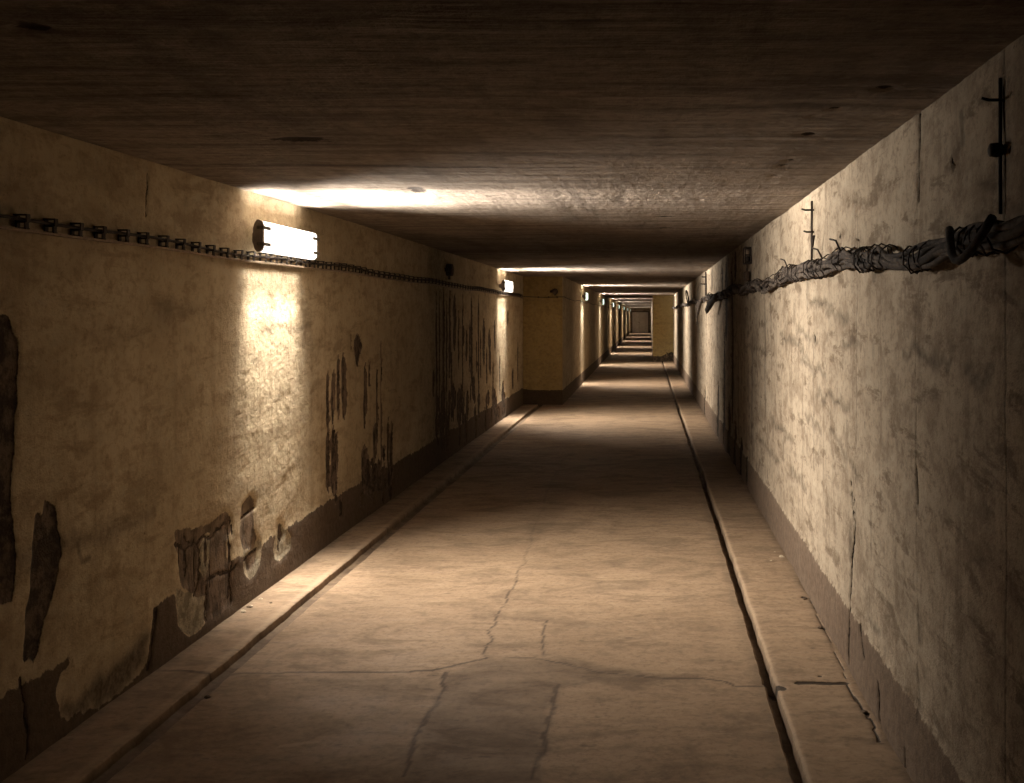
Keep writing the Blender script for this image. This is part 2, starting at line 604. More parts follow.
# ------------------------------------------------------------------ left wall, wide part
def build_wall_left():
    ys = ysamples(Y0, YP, 2330, 1.2)
    zs = np.linspace(-0.06, ZC, 236)
    U, V = np.meshgrid(ys, zs, indexing='ij')
    s = Surface(U, V)

    def W(px, py):
        y, z = on_side(px, py, XL)
        return float(y), float(z)

    def WP(pts):
        return [W(*p) for p in pts]

    # brown band along the foot
    edge = 0.315 + (fbm(U * 2.2, U * 0, 3) - 0.5) * 0.05 + (fbm(U * 14, U * 0, 4) - 0.5) * 0.03
    s.a['dado'] = np.clip((edge - V) / 0.05 + 0.5, 0, 1)
    # band worn off near the viewer and under the brick patch
    F_ = [(56, 694), (62, 668), (80, 650), (85, 640), (100, 627), (128, 619), (155, 606), (153, 630), (148, 664), (130, 684), (112, 700), (66, 722)]
    s.poly('dado', WP(F_), 1.0, 0.03, 18, 'cut')
    s.poly('dirt_and_shade', WP([(60, 712), (100, 676), (128, 655), (147, 628), (147, 664), (112, 702), (66, 722)]), 0.9, 0.06, 16, soft=8)
    G_ = [(174, 588), (190, 592), (205, 594), (206, 621), (192, 637), (183, 632), (176, 622)]
    s.poly('pale', WP(G_), 0.9, 0.02, 22)
    s.poly('dado', WP(G_), 1.0, 0.02, 22, 'cut')
    # dark holes where the render has gone
    A_ = [(-30, 316), (10, 316), (19, 346), (18, 372), (19, 398), (16, 430), (14, 465), (11, 509), (15, 540), (16, 562), (14, 601), (-30, 610)]
    B_ = [(48, 499), (55, 508), (58, 533), (62, 548), (57, 582), (49, 611), (41, 637), (36, 662), (30, 655), (23, 666), (27, 611), (30, 591),
          (33, 553), (35, 514), (39, 511), (43, 522), (45, 502)]
    for P in (A_, B_):
        s.poly('damage', WP(P), 1.0, 0.008, 14)
    C_ = [(174, 531), (183, 527), (193, 530), (203, 526), (211, 523), (217, 516), (225, 511), (232, 519), (232, 535), (229, 547), (231, 562),
          (233, 570), (232, 603), (219, 615), (206, 621), (205, 594), (197, 597), (189, 590), (181, 586), (179, 566)]
    s.poly('under', WP(C_), 1.0, 0.02, 20)
    s.poly('pale', WP([(200, 547), (209, 531), (211, 540), (209, 566), (204, 582), (200, 566)]), 1.0, 0.012, 25)
    s.poly('under', WP([(200, 547), (209, 531), (211, 540), (209, 566), (204, 582), (200, 566)]), 1.0, 0.012, 25, 'cut')
    s.poly('under', WP([(226, 540), (234, 528), (234, 568), (228, 560)]), 1.0, 0.012, 25, 'cut')
    for a, b in (((174, 548), (198, 541)), ((199, 540), (232, 519)), ((205, 585), (235, 567))):
        s.line('damage', WP([a, b]), 0.011, 0.9, 0.04, 9)
    for P in ([(198, 541), (200, 560), (199, 580), (194, 596)], [(231, 519), (233, 536)], [(206, 585), (206, 620)], [(229, 545), (231, 568), (230, 602)]):
        s.line('damage', WP(P), 0.009, 0.85, 0.035, 9)
    for q in range(7):
        px = rng.uniform(178, 230)
        s.streak('damage', W(px, 560)[0], W(px, rng.uniform(527, 560))[1], W(px, rng.uniform(565, 605))[1], rng.uniform(0.008, 0.02), 0.7, q)
    D_ = [(251, 494), (255, 502), (255, 527), (257, 541), (256, 552), (250, 548), (244, 552), (240, 535), (242, 507), (248, 498)]
    s.poly('under', WP(D_), 1.0, 0.012, 25)
    Dr = [(243, 551), (250, 548), (257, 541), (262, 541), (261, 560), (256, 574), (250, 580), (244, 573)]
    s.poly('pale', WP(Dr), 1.0, 0.01, 25)
    s.poly('dado', WP(Dr), 1.0, 0.01, 25, 'cut')
    s.poly('under', WP([(245, 557), (252, 552), (258, 547), (257, 562), (251, 572), (246, 570)]), 0.8, 0.012, 28)
    s.line('damage', WP([(242, 518), (255, 508)]), 0.008, 1.0, 0.008)
    s.line('damage', WP([(244, 560), (257, 550)]), 0.010, 1.0, 0.010)
    E_ = [(279, 521), (284, 529), (291, 537), (290, 549), (284, 556), (278, 562), (273, 556), (274, 541)]
    s.poly('pale', WP(E_), 1.0, 0.012, 25)
    s.poly('dado', WP(E_), 1.0, 0.012, 25, 'cut')
    s.poly('damage', WP([(278.5, 520), (281, 526), (284, 535), (281, 540), (280, 556), (277.5, 558), (278, 540)]), 1.0, 0.01, 25)
    # cracks in the foot band
    s.line('damage', WP([(155, 611), (152, 640), (147, 670)]), 0.012, 1.0, 0.02, 8)
    s.line('damage', WP([(20, 680), (24, 720), (25, 760)]), 0.008, 0.8, 0.02, 8)
    # long smear above the foot band
    s.line('dirt_and_shade', WP([(10, 566), (60, 545), (100, 532), (151, 511)]), 0.035, 0.5, 0.06, 6, 1.0)
    s.line('dirt_and_shade', WP([(78, 543), (82, 560), (90, 556)]), 0.012, 0.6, 0.02, 8)
    s.line('dirt_and_shade', WP([(262, 330), (310, 324)]), 0.02, 0.5, 0.05, 8, 0.9)
    s.line('dirt_and_shade', WP([(160, 300), (178, 312), (205, 305)]), 0.025, 0.35, 0.06, 6, 1.0)
    s.soft('dirt_and_shade', *W(165, 315), 0.10, 0.05, 0.4)
    # cracks near the ceiling
    s.line('damage', WP([(147, 175), (147, 200), (146, 216)]), 0.006, 0.9, 0.008)
    # first group of peeled streaks
    spec = [(328.5, 370, 436, 3), (333.6, 369, 425, 3), (339, 354, 420, 3), (344.3, 351, 421, 4), (366, 361, 431, 2.6), (370.6, 361, 388, 2.2),
            (378.4, 364, 444, 1.8), (382.4, 337, 482, 1.2), (376, 423, 460, 3.5), (365, 444, 495, 5), (369, 455, 498, 4), (385, 444, 462, 2),
            (389, 417, 487, 2), (392.4, 420, 487, 2.2), (329, 428, 494, 3.5), (334, 424, 496, 4), (337, 430, 493, 3), (336, 490, 506, 2.5),
            (352, 334, 350, 1), (341, 495, 520, 2.5), (361, 490, 508, 2), (374, 455, 486, 3), (380, 458, 488, 2.5), (372, 478, 500, 3)]
    for i, (px, a, b, w) in enumerate(spec):
        y, z0 = W(px, a)
        z1 = W(px, b)[1]
        s.streak('under', y, z0, z1, w * 0.6 * y * y / 2330, 0.95, i)
        s.streak('damage', y + 0.012, z0 - 0.03, z1 + 0.02, w * (0.24 if i < 10 else 0.4) * y * y / 2330, 0.95, i + 70)
    s.poly('damage', WP([(358, 328), (361, 338), (364, 347), (360, 356), (358, 378), (356.5, 366), (355.5, 350), (354, 346)]), 1.0, 0.02, 14)
    for i in range(26):
        px = rng.uniform(362, 394)
        a = rng.uniform(455, 480)
        y, z0 = W(px, a)
        s.streak('damage', y, z0, W(px, a + rng.uniform(10, 28))[1], rng.uniform(0.7, 1.4) * y * y / 2330, 0.95, 100 + i)
    # second group, towards the next lamp
    spec = [(437, 285, 455, 2), (440, 287, 445, 1.6), (444, 285, 452, 3), (450, 288, 380, 3), (455, 293, 352, 3.6), (463, 282, 410, 1.4), (464, 325, 347, 2),
            (467, 330, 362, 2.2), (472, 295, 388, 2.8), (479, 295, 392, 1.8), (484, 318, 366, 3), (490, 328, 376, 3.2), (495, 320, 352, 1.8),
            (477, 340, 375, 1.5), (459, 310, 370, 1.5), (447, 300, 400, 2), (434, 370, 398, 2.2), (508, 310, 326, 1.6), (518, 340, 384, 1.3), (513, 368, 390, 2),
            (452, 350, 400, 2), (470, 320, 372, 1.6), (481, 330, 380, 1.4), (487, 345, 385, 1.6), (500, 355, 396, 1.4), (493, 360, 400, 1.6)]
    for i, (px, a, b, w) in enumerate(spec):
        y, z0 = W(px, a)
        z1 = W(px, b)[1]
        s.streak('damage', y, z0, z1, w * 0.36 * y * y / 2330, 0.9, 40 + i)
    for i in range(70):
        px = rng.uniform(436, 506)
        a = rng.uniform(385, 425) - (px - 436) * 0.28
        y, z0 = W(px, a)
        s.streak('damage', y, z0, W(px, a + rng.uniform(12, 38))[1], rng.uniform(0.45, 1.1) * y * y / 2330, 0.9, 200 + i)
    # damp dark joint
    s.a['dirt_and_shade'] = np.maximum(s.a['dirt_and_shade'], np.exp(-((U - 11.1) / 0.75) ** 2) * 0.62 * (0.6 + 0.8 * fbm(U * 3, V * 0.8, 8)))
    s.a['dirt_and_shade'] = np.maximum(s.a['dirt_and_shade'], np.clip((U - 8.5) / 4, 0, 1) * np.clip((16.0 - U) / 2, 0, 1) * 0.25 * fbm(U * 5, V * 0.7, 18))
    # construction joints
    for yj in (4.62, 11.3):
        s.line('damage', [(yj, 0.3), (yj, ZC)], 0.004, 0.35, 0.008, 6)
    relief = -0.010 * np.clip(s.a['damage'], 0, 1) - 0.009 * s.a['under'] + 0.004 * s.a['dado'] - 0.004 * s.a['pale'] + (fbm(U * 1.4, V * 1.4, 77) - 0.5) * 0.016 + (fbm(U * 9, V * 9, 78, 3) - 0.5) * 0.005
    P = np.stack([XL + relief, U, V], -1)
    return grid_object('wall_left', P, s.a, M['wall_left'])


build_wall_left()


# ------------------------------------------------------------------ right wall, wide part
def build_wall_right():
    ys = ysamples(Y0, YQ, 946, 0.55, 0.005)
    zs = np.linspace(-0.06, ZC, 236)
    U, V = np.meshgrid(ys, zs, indexing='ij')
    s = Surface(U, V)

    def W(px, py):
        y, z = on_side(px, py, XR)
        return float(y), float(z)

    def WP(pts):
        return [W(*p) for p in pts]

    edge = 0.285 + (fbm(U * 2.0, U * 0, 23) - 0.5) * 0.03 + (fbm(U * 14, U * 0, 24) - 0.5) * 0.02
    s.a['dado'] = np.clip((edge - V) / 0.05 + 0.5, 0, 1)
    # open joint by the ceiling and cracks further down
    s.line('damage', WP([(919, 112), (918.5, 132)]), 0.016, 1, 0.01)
    s.line('damage', WP([(919, 130), (918, 170), (917.5, 199)]), 0.011, 1, 0.008)
    s.soft('damage', *W(917.5, 199), 0.010, 0.012, 1.0)
    s.line('damage', WP([(851, 484), (852, 505), (853, 519)]), 0.015, 1, 0.01)
    s.line('damage', WP([(854, 500), (855, 522), (852, 560), (850, 598), (851, 630)]), 0.017, 1, 0.014)
    s.line('damage', WP([(850, 633), (850, 659)]), 0.024, 1, 0.012)
    s.line('damage', WP([(861, 626), (866, 657)]), 0.015, 1, 0.012)
    s.line('damage', WP([(881, 685), (882, 720), (886, 748)]), 0.014, 1, 0.012)
    s.line('damage', WP([(916, 470), (917, 503)]), 0.014, 0.9, 0.01)
    s.line('damage', WP([(917, 400), (916.5, 440), (916, 470)]), 0.005, 0.5, 0.012)
    s.line('dirt_and_shade', WP([(917, 606), (918, 640)]), 0.02, 0.6, 0.02)
    s.line('dirt_and_shade', WP([(916, 670), (919, 720)]), 0.02, 0.5, 0.02)
    s.line('damage', WP([(906, 750), (907, 775)]), 0.008, 0.8, 0.01)
    s.line('damage', WP([(856, 192), (856, 215)]), 0.012, 0.7, 0.01)
    s.line('dirt_and_shade', WP([(857, 215), (856, 480)]), 0.010, 0.45, 0.012)
    s.line('damage', WP([(814, 270), (814, 345)]), 0.008, 0.55, 0.012)
    s.line('dirt_and_shade', WP([(814, 345), (813, 470)]), 0.012, 0.5, 0.02)
    s.soft('damage', *W(814, 339), 0.03, 0.02, 1.0)
    s.soft('damage', *W(839, 236), 0.03, 0.022, 0.9)
    s.line('dirt_and_shade', WP([(962, 115), (964, 140)]), 0.02, 0.6, 0.02)
    s.line('damage', WP([(951, 160), (955, 168)]), 0.008, 0.8, 0.01)
    # smeared scuffs
    sc_ = [((826, 314), (848, 319)), ((796, 331), (818, 340)), ((843, 343), (862, 349)), ((800, 350), (812, 362)), ((808, 300), (832, 306)), ((905, 348), (950, 362)), ((965, 370), (990, 386)),
           ((800, 360), (826, 376)), ((818, 395), (850, 408)), ((780, 335), (800, 345)), ((770, 420), (792, 440)), ((830, 430), (846, 452)), ((850, 455), (858, 480)),
           ((760, 440), (780, 465)), ((805, 415), (820, 430)), ((745, 345), (765, 352)), ((868, 620), (880, 636)), ((790, 470), (806, 490))]
    for i, (a, b) in enumerate(sc_):
        s.line('dirt_and_shade', WP([a, b]), 0.020, 0.55, 0.06, 9, 0.9)
    for i in range(34):
        px = 700 + 190 * rng.random() ** 1.3
        o = px - 650
        py = rng.uniform(312 - 0.3 * o, 312 + 1.35 * o)
        y, z = W(px, py)
        s.streak('dirt_and_shade', y, z, z - rng.uniform(0.04, 0.25), rng.uniform(0.012, 0.04), rng.uniform(0.2, 0.5), 300 + i)
    # damp joint and dark runs
    for i, (px, a, b, w, am) in enumerate([(726, 258, 345, 2.2, 1), (732, 252, 430, 1.8, .9), (735, 250, 282, 1.6, .9), (729, 400, 470, 2.5, .95), (735, 420, 482, 2, .9),
                                           (722, 262, 300, 1.5, .8), (712, 268, 292, 1.3, .7), (741, 435, 486, 2, .9), (738, 340, 440, 1.2, .6), (747, 455, 490, 1.5, .8),
                                           (718, 380, 455, 1.6, .8), (724, 330, 450, 1.8, .8), (705, 385, 432, 1.2, .8), (752, 330, 470, 1.2, .5), (765, 300, 420, 1.2, .4)]):
        y, z0 = W(px, a)
        s.streak('damage' if am > 0.75 else 'dirt_and_shade', y, z0, W(px, b)[1], w * 0.5 * y * y / 946, am, 500 + i)
    s.a['dirt_and_shade'] = np.maximum(s.a['dirt_and_shade'], np.exp(-((U - 11.6) / 0.8) ** 2) * 0.6 * (0.5 + fbm(U * 3, V * 0.8, 9)))
    s.a['dirt_and_shade'] = np.maximum(s.a['dirt_and_shade'], np.clip((U - 8) / 3, 0, 1) * np.clip((15.5 - U) / 2, 0, 1) * 0.30 * fbm(U * 4, V * 0.7, 28))
    for yj in (2.66, 3.55, 4.62, 5.77, 7.9, 18.2):
        s.line('damage', [(yj, 0.28), (yj, ZC)], 0.003, 0.30, 0.006, 6)
    # grey wash under the ceiling
    relief = 0.016 * np.clip(s.a['damage'], 0, 1) - 0.010 * s.a['dado'] + (fbm(U * 1.4, V * 1.4, 177) - 0.5) * 0.018 + (fbm(U * 9, V * 9, 178, 3) - 0.5) * 0.005
    P = np.stack([XR + relief, U, V], -1)
    return grid_object('wall_right', P, s.a, M['wall_right'], flip=True)


build_wall_right()


# ------------------------------------------------------------------ narrow part: piers and walls beyond
def plain_wall(name, p0, p1, mat, dado_h, n=80, flip=False, rough=0.008, dark_foot=0.0, seed=0):
    t = np.linspace(0, 1, n)
    zs = np.linspace(-0.06, ZC, 100)
    T, V = np.meshgrid(t, zs, indexing='ij')
    L = math.hypot(p1[0] - p0[0], p1[1] - p0[1])
    s = Surface(T * L, V)
    e = dado_h + (fbm(T * L * 2, T * 0, 60 + seed) - 0.5) * 0.03
    s.a['dado'] = np.clip((e - V) / 0.02 + 0.5, 0, 1)
    if dark_foot:
        s.a['damage'] = np.clip((dark_foot + (fbm(T * L * 5, V * 3, 61 + seed) - 0.5) * 0.45 - V) / 0.05, 0, 1) * 0.8
    nx, ny = -(p1[1] - p0[1]) / L, (p1[0] - p0[0]) / L
    r = (fbm(T * L * 1.3, V * 1.3, 62 + seed) - 0.5) * rough
    P = np.stack([p0[0] + (p1[0] - p0[0]) * T + nx * r, p0[1] + (p1[1] - p0[1]) * T + ny * r, V], -1)
    return grid_object(name, P, s.a, mat, flip)


plain_wall('wall_left_pier_front', (XL, YP), (XLN, YP), M['pier'], 0.28, 50, seed=1)
plain_wall('wall_left_narrow', (XLN, YP), (XLN, YE), M['wall_left'], 0.28, 300, seed=2)
plain_wall('wall_right_pier_front', (0.2, YQ), (XR, YQ), M['pier'], 0.2, 50, dark_foot=0.28, seed=3)
plain_wall('wall_right_narrow', (0.2, YQ), (0.4, YE), M['wall_right'], 0.28, 240, flip=True, seed=4)
plain_wall('wall_end', (XLN, YE), (0.4, YE), M['wall_right'], 0.2, 30, seed=5)
plain_wall('wall_back', (XL, Y0), (XR, Y0), M['wall_left'], 0.3, 40, flip=True, seed=6)


# ------------------------------------------------------------------ ceiling
def build_ceiling():
    ys = ysamples(Y0, YE, 702, 1.1, 0.006, 0.04, 0.4)
    xs = np.linspace(XL - 0.02, XR + 0.02, 190)
    U, V = np.meshgrid(xs, ys, indexing='ij')
    s = Surface(U, V)
    L = lambda px, py: tuple(float(q) for q in on_level(px, py, ZC))
    for px, py, rx, ry in ((34, 31, .035, .02), (884, 88, .022, .022), (835, 109, .014, .012), (808, 135, .02, .02), (822, 139, .01, .01), (790, 161, .016, .02), (783, 166, .02, .02),
                           (774, 176, .014, .03), (700, 200, .012, .02), (812, 117, .01, .01), (300, 141, .09, .04), (750, 213, .05, .02), (666, 217, .06, .03), (665, 228, .06, .04)):
        x, y = L(px, py)
        s.soft('damage', x, y, rx * 1.5, ry * 1.5, 1.0)
    s.poly('damage', [L(405, 188), L(425, 188), L(432, 193), L(421, 195)], 0.95, 0.05, 14)
    for a, b, w, am in (((692, 87), (748, 87), 0.014, 0.6), ((700, 106), (760, 107), 0.02, 0.4), ((505, 188), (560, 196), 0.012, 0.5), ((140, 165), (510, 167), 0.016, 1.0), ((510, 167), (815, 168), 0.012, 0.85),
                        ((560, 180), (590, 212), 0.022, 0.55), ((585, 180), (596, 215), 0.016, 0.5), ((618, 185), (622, 206), 0.02, 0.6), ((550, 184), (566, 212), 0.03, 0.35), ((690, 190), (660, 215), 0.02, 0.35)):
        s.line('dirt_and_shade', [L(*a), L(*b)], w, am, 0.05, 5, 0.8)
    # dirty joint, plus painted gloom midway between the first two lamps
    s.a['dirt_and_shade'] = np.maximum(s.a['dirt_and_shade'], np.exp(-((V - 11.3) / 1.3) ** 2) * 0.55 * (0.5 + fbm(U * 1.2, V * 4, 9)))
    s.line('damage', [(XL, 11.3), (XR, 11.3)], 0.01, 0.5, 0.02, 4)
    Z = ZC + (fbm(U * 1.2, V * 1.0, 5) - 0.5) * 0.016 + (fbm(U * 1.5, V * 8, 6) - 0.5) * 0.008 + 0.012 * s.a['damage']
    P = np.stack([U, V, Z], -1)
    return grid_object('ceiling', P, s.a, M['ceiling'], flip=True)


build_ceiling()


# ------------------------------------------------------------------ floor with its two gutters
def build_floor():
    ys = ysamples(Y0, YE, 1693, 1.2, 0.008, 0.05, 0.4)
    prof = [(XL - 0.03, STRIP_L), (-2.066, STRIP_L), (-2.060, STRIP_L - 0.004), (-2.056, -0.034), (-2.03, -0.040), (-1.990, -0.034), (-1.968, -0.004), (-1.962, 0.0),
            (0.515, 0.0), (0.523, -0.008), (0.528, -0.05), (0.55, -0.055), (0.566, -0.05), (0.571, 0.000), (0.580, 0.006), (0.610, 0.008), (0.640, STRIP_R), (XR + 0.03, STRIP_R)]
    xs = [prof[0][0]]
    for (a, _), (b, _) in zip(prof[:-1], prof[1:]):
        k = max(1, int(math.ceil((b - a) / 0.0125)))
        xs += [a + (b - a) * (i + 1) / k for i in range(k)]
    xs = np.array(xs)
    px_, pz_ = [p[0] for p in prof], [p[1] for p in prof]
    zprof = np.interp(xs, px_, pz_)
    U, V = np.meshgrid(xs, ys, indexing='ij')
    Zb = np.repeat(zprof[:, None], len(ys), 1)
    # the left gutter ends at the pier
    s = Surface(U, V)
    L = lambda px, py: tuple(float(q) for q in on_level(px, py, 0.0))
    LP = lambda pts: [L(*p) for p in pts]
    # gutters painted dark, standing in for the shade inside them
    s.a['dirt_and_shade'] = np.maximum(s.a['dirt_and_shade'], np.clip(-Zb / 0.03, 0, 1) * np.where(U > 0, 0.95, 0.8))
    s.a['dirt_and_shade'] = np.maximum(s.a['dirt_and_shade'], np.exp(-((U - 0.50) / 0.035) ** 2) * 0.35 * (U < 0.52))  # floor darker just left of the right gutter
    s.a['dirt_and_shade'] = np.maximum(s.a['dirt_and_shade'], np.exp(-((U - XL) / 0.05) ** 2) * 0.5)  # floor darker along the foot of each wall
    s.a['dirt_and_shade'] = np.maximum(s.a['dirt_and_shade'], np.exp(-((U - XR) / 0.04) ** 2) * 0.5)
    s.a['pale'] = np.maximum(s.a['pale'], np.exp(-((U - 0.580) / 0.010) ** 2) * 0.8)
    s.a['pale'] = np.maximum(s.a['pale'], np.exp(-((U + 2.09) / 0.02) ** 2) * 0.6)
    # transverse joint and the strip cut down the middle
    s.line('dirt_and_shade', LP([(148, 671), (205, 675), (330, 672), (430, 671), (470, 662), (486, 658)]), 0.0100, 1.0, 0.03, 5)
    s.line('dirt_and_shade', LP([(486, 658), (545, 659), (560, 663), (600, 672), (660, 678), (720, 680), (735, 686), (770, 686)]), 0.0080, 1.0, 0.03, 5)
    s.line('damage', LP([(765, 684), (778, 688), (783, 690)]), 0.022, 0.9, 0.02, 6)
    s.line('damage', LP([(800, 684), (846, 685)]), 0.018, 1.0, 0.02, 6)
    s.line('dirt_and_shade', LP([(447, 672), (444, 690), (430, 710), (418, 735), (405, 775)]), 0.0110, 1.0, 0.03, 7)
    s.line('dirt_and_shade', LP([(558, 686), (552, 697), (548, 720), (541, 750), (536, 780)]), 0.0120, 1.0, 0.03, 7)
    s.line('dirt_and_shade', LP([(485, 656), (492, 630), (505, 600), (520, 570)]), 0.0060, 1.0, 0.03, 7)
    s.line('dirt_and_shade', LP([(520, 570), (535, 525), (553, 478), (566, 455)]), 0.008, 0.5, 0.04, 4)
    s.line('dirt_and_shade', LP([(541, 657), (543, 635), (547, 620)]), 0.0070, 1.0, 0.025, 7)
    s.poly('dirt_and_shade', LP([(447, 674), (470, 663), (486, 658), (545, 659), (588, 663), (610, 668), (596, 676), (560, 686), (550, 710), (536, 790), (400, 790), (425, 715)]), 0.5, 0.04, 8)
    s.poly('dirt_and_shade', LP([(545, 659), (620, 668), (700, 676), (640, 682), (560, 684)]), 0.55, 0.06, 6)
    s.poly('dirt_and_shade', LP([(150, 673), (330, 675), (440, 676), (405, 790), (100, 790)]), 0.22, 0.05, 6)
    s.poly('dirt_and_shade', LP([(560, 462), (590, 462), (560, 520), (528, 545), (532, 520)]), 0.28, 0.10, 5)
    for a, b in (((280, 648), (250, 685)), ((300, 640), (285, 650))):
        s.line('dirt_and_shade', LP([a, b]), 0.01, 0.3, 0.03)
    s.line('damage', LP([(0, 740), (70, 737)]), 0.01, 0.3)
    s.soft('damage', *L(207, 697), 0.016, 0.02, 1)
    s.soft('dirt_and_shade', *L(712, 629), 0.05, 0.05, 0.5)
    s.soft('damage', *L(804, 598), 0.025, 0.03, 0.9)
    s.soft('damage', *L(824, 629), 0.018, 0.03, 0.9)
    s.soft('damage', *L(820, 677), 0.012, 0.02, 0.9)
    s.line('dirt_and_shade', LP([(786, 628), (822, 629)]), 0.012, 0.6, 0.02)
    s.line('damage', LP([(846, 685), (858, 703), (868, 716), (880, 745)]), 0.008, 0.8, 0.03, 6)
    s.line('damage', LP([(800, 580), (824, 629), (846, 680)]), 0.005, 0.6, 0.02, 6)
    s.line('pale', LP([(280, 746), (315, 742)]), 0.012, 0.8, 0.03)
    # darker bands across the floor at intervals
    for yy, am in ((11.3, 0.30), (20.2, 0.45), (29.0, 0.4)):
        s.a['dirt_and_shade'] = np.maximum(s.a['dirt_and_shade'], np.exp(-((V - yy) / 1.2) ** 2) * am * (0.4 + fbm(U * 1.5, V * 1.5, 12)))
    fill = np.clip((V - (YP + 0.0)) / 0.05, 0, 1) * (U < -1.7)
    Zb = Zb * (1 - fill)
    wob = (fbm(V * 1.6, V * 0, 41) - 0.5) * 0.022 + (fbm(V * 12, V * 0, 42) - 0.5) * 0.014
    near = np.exp(-((U + 2.02) / 0.14) ** 2) + np.exp(-((U - 0.55) / 0.09) ** 2)
    Z = Zb + (fbm(U * 0.9, V * 0.9, 2) - 0.5) * 0.010 + (fbm(U * 7, V * 7, 1, 3) - 0.5) * 0.004 - 0.008 * s.a['damage']
    P = np.stack([U + wob * near, V, Z], -1)
    o = grid_object('floor', P, s.a, M['floor'])
    o.data.set_sharp_from_angle(angle=math.radians(32))
    return o


build_floor()


# ------------------------------------------------------------------ far door
def build_door():
    y = YE - 0.02
    c = bendp(-0.62, YE, 0.0)
    d = bpy.data.objects.new('door_1', None)
    C.objects.link(d)
    d.location = c
    d['kind'] = 'structure'
    d['label'] = 'grey double steel door closing the far end of the tunnel'
    fr = MB()
    for lo, hi in (((-0.84, -0.10, 0.0), (-0.76, -0.03, 2.08)), ((0.76, -0.10, 0.0), (0.84, -0.03, 2.08)), ((-0.84, -0.10, 2.0), (0.84, -0.03, 2.08))):
        fr.box(lo, hi, 0.008)
    fr.build('door_frame', M['door_frame'], d)
    for lo, hi, hx in ((-0.755, -0.13, -0.17), (-0.115, 0.755, -0.07)):
        lf = MB().box((lo, -0.09, 0.05), (hi, -0.05, 1.98), 0.006)
        lf.box((lo + 0.08, -0.10, 0.2), (hi - 0.08, -0.085, 0.9), 0.005).box((lo + 0.08, -0.10, 1.05), (hi - 0.08, -0.085, 1.85), 0.005)
        leaf = lf.build('door_leaf', M['door'], d)
        MB().tube([(hx, -0.09, 0.95), (hx, -0.14, 0.95), (hx, -0.14, 1.08), (hx, -0.09, 1.08)], 0.012, 8).build('handle', M['dark_iron'], leaf)


build_door()


# ------------------------------------------------------------------ lamps
LL, LHH, LD, GAP = 0.95, 0.180, 0.052, 0.066


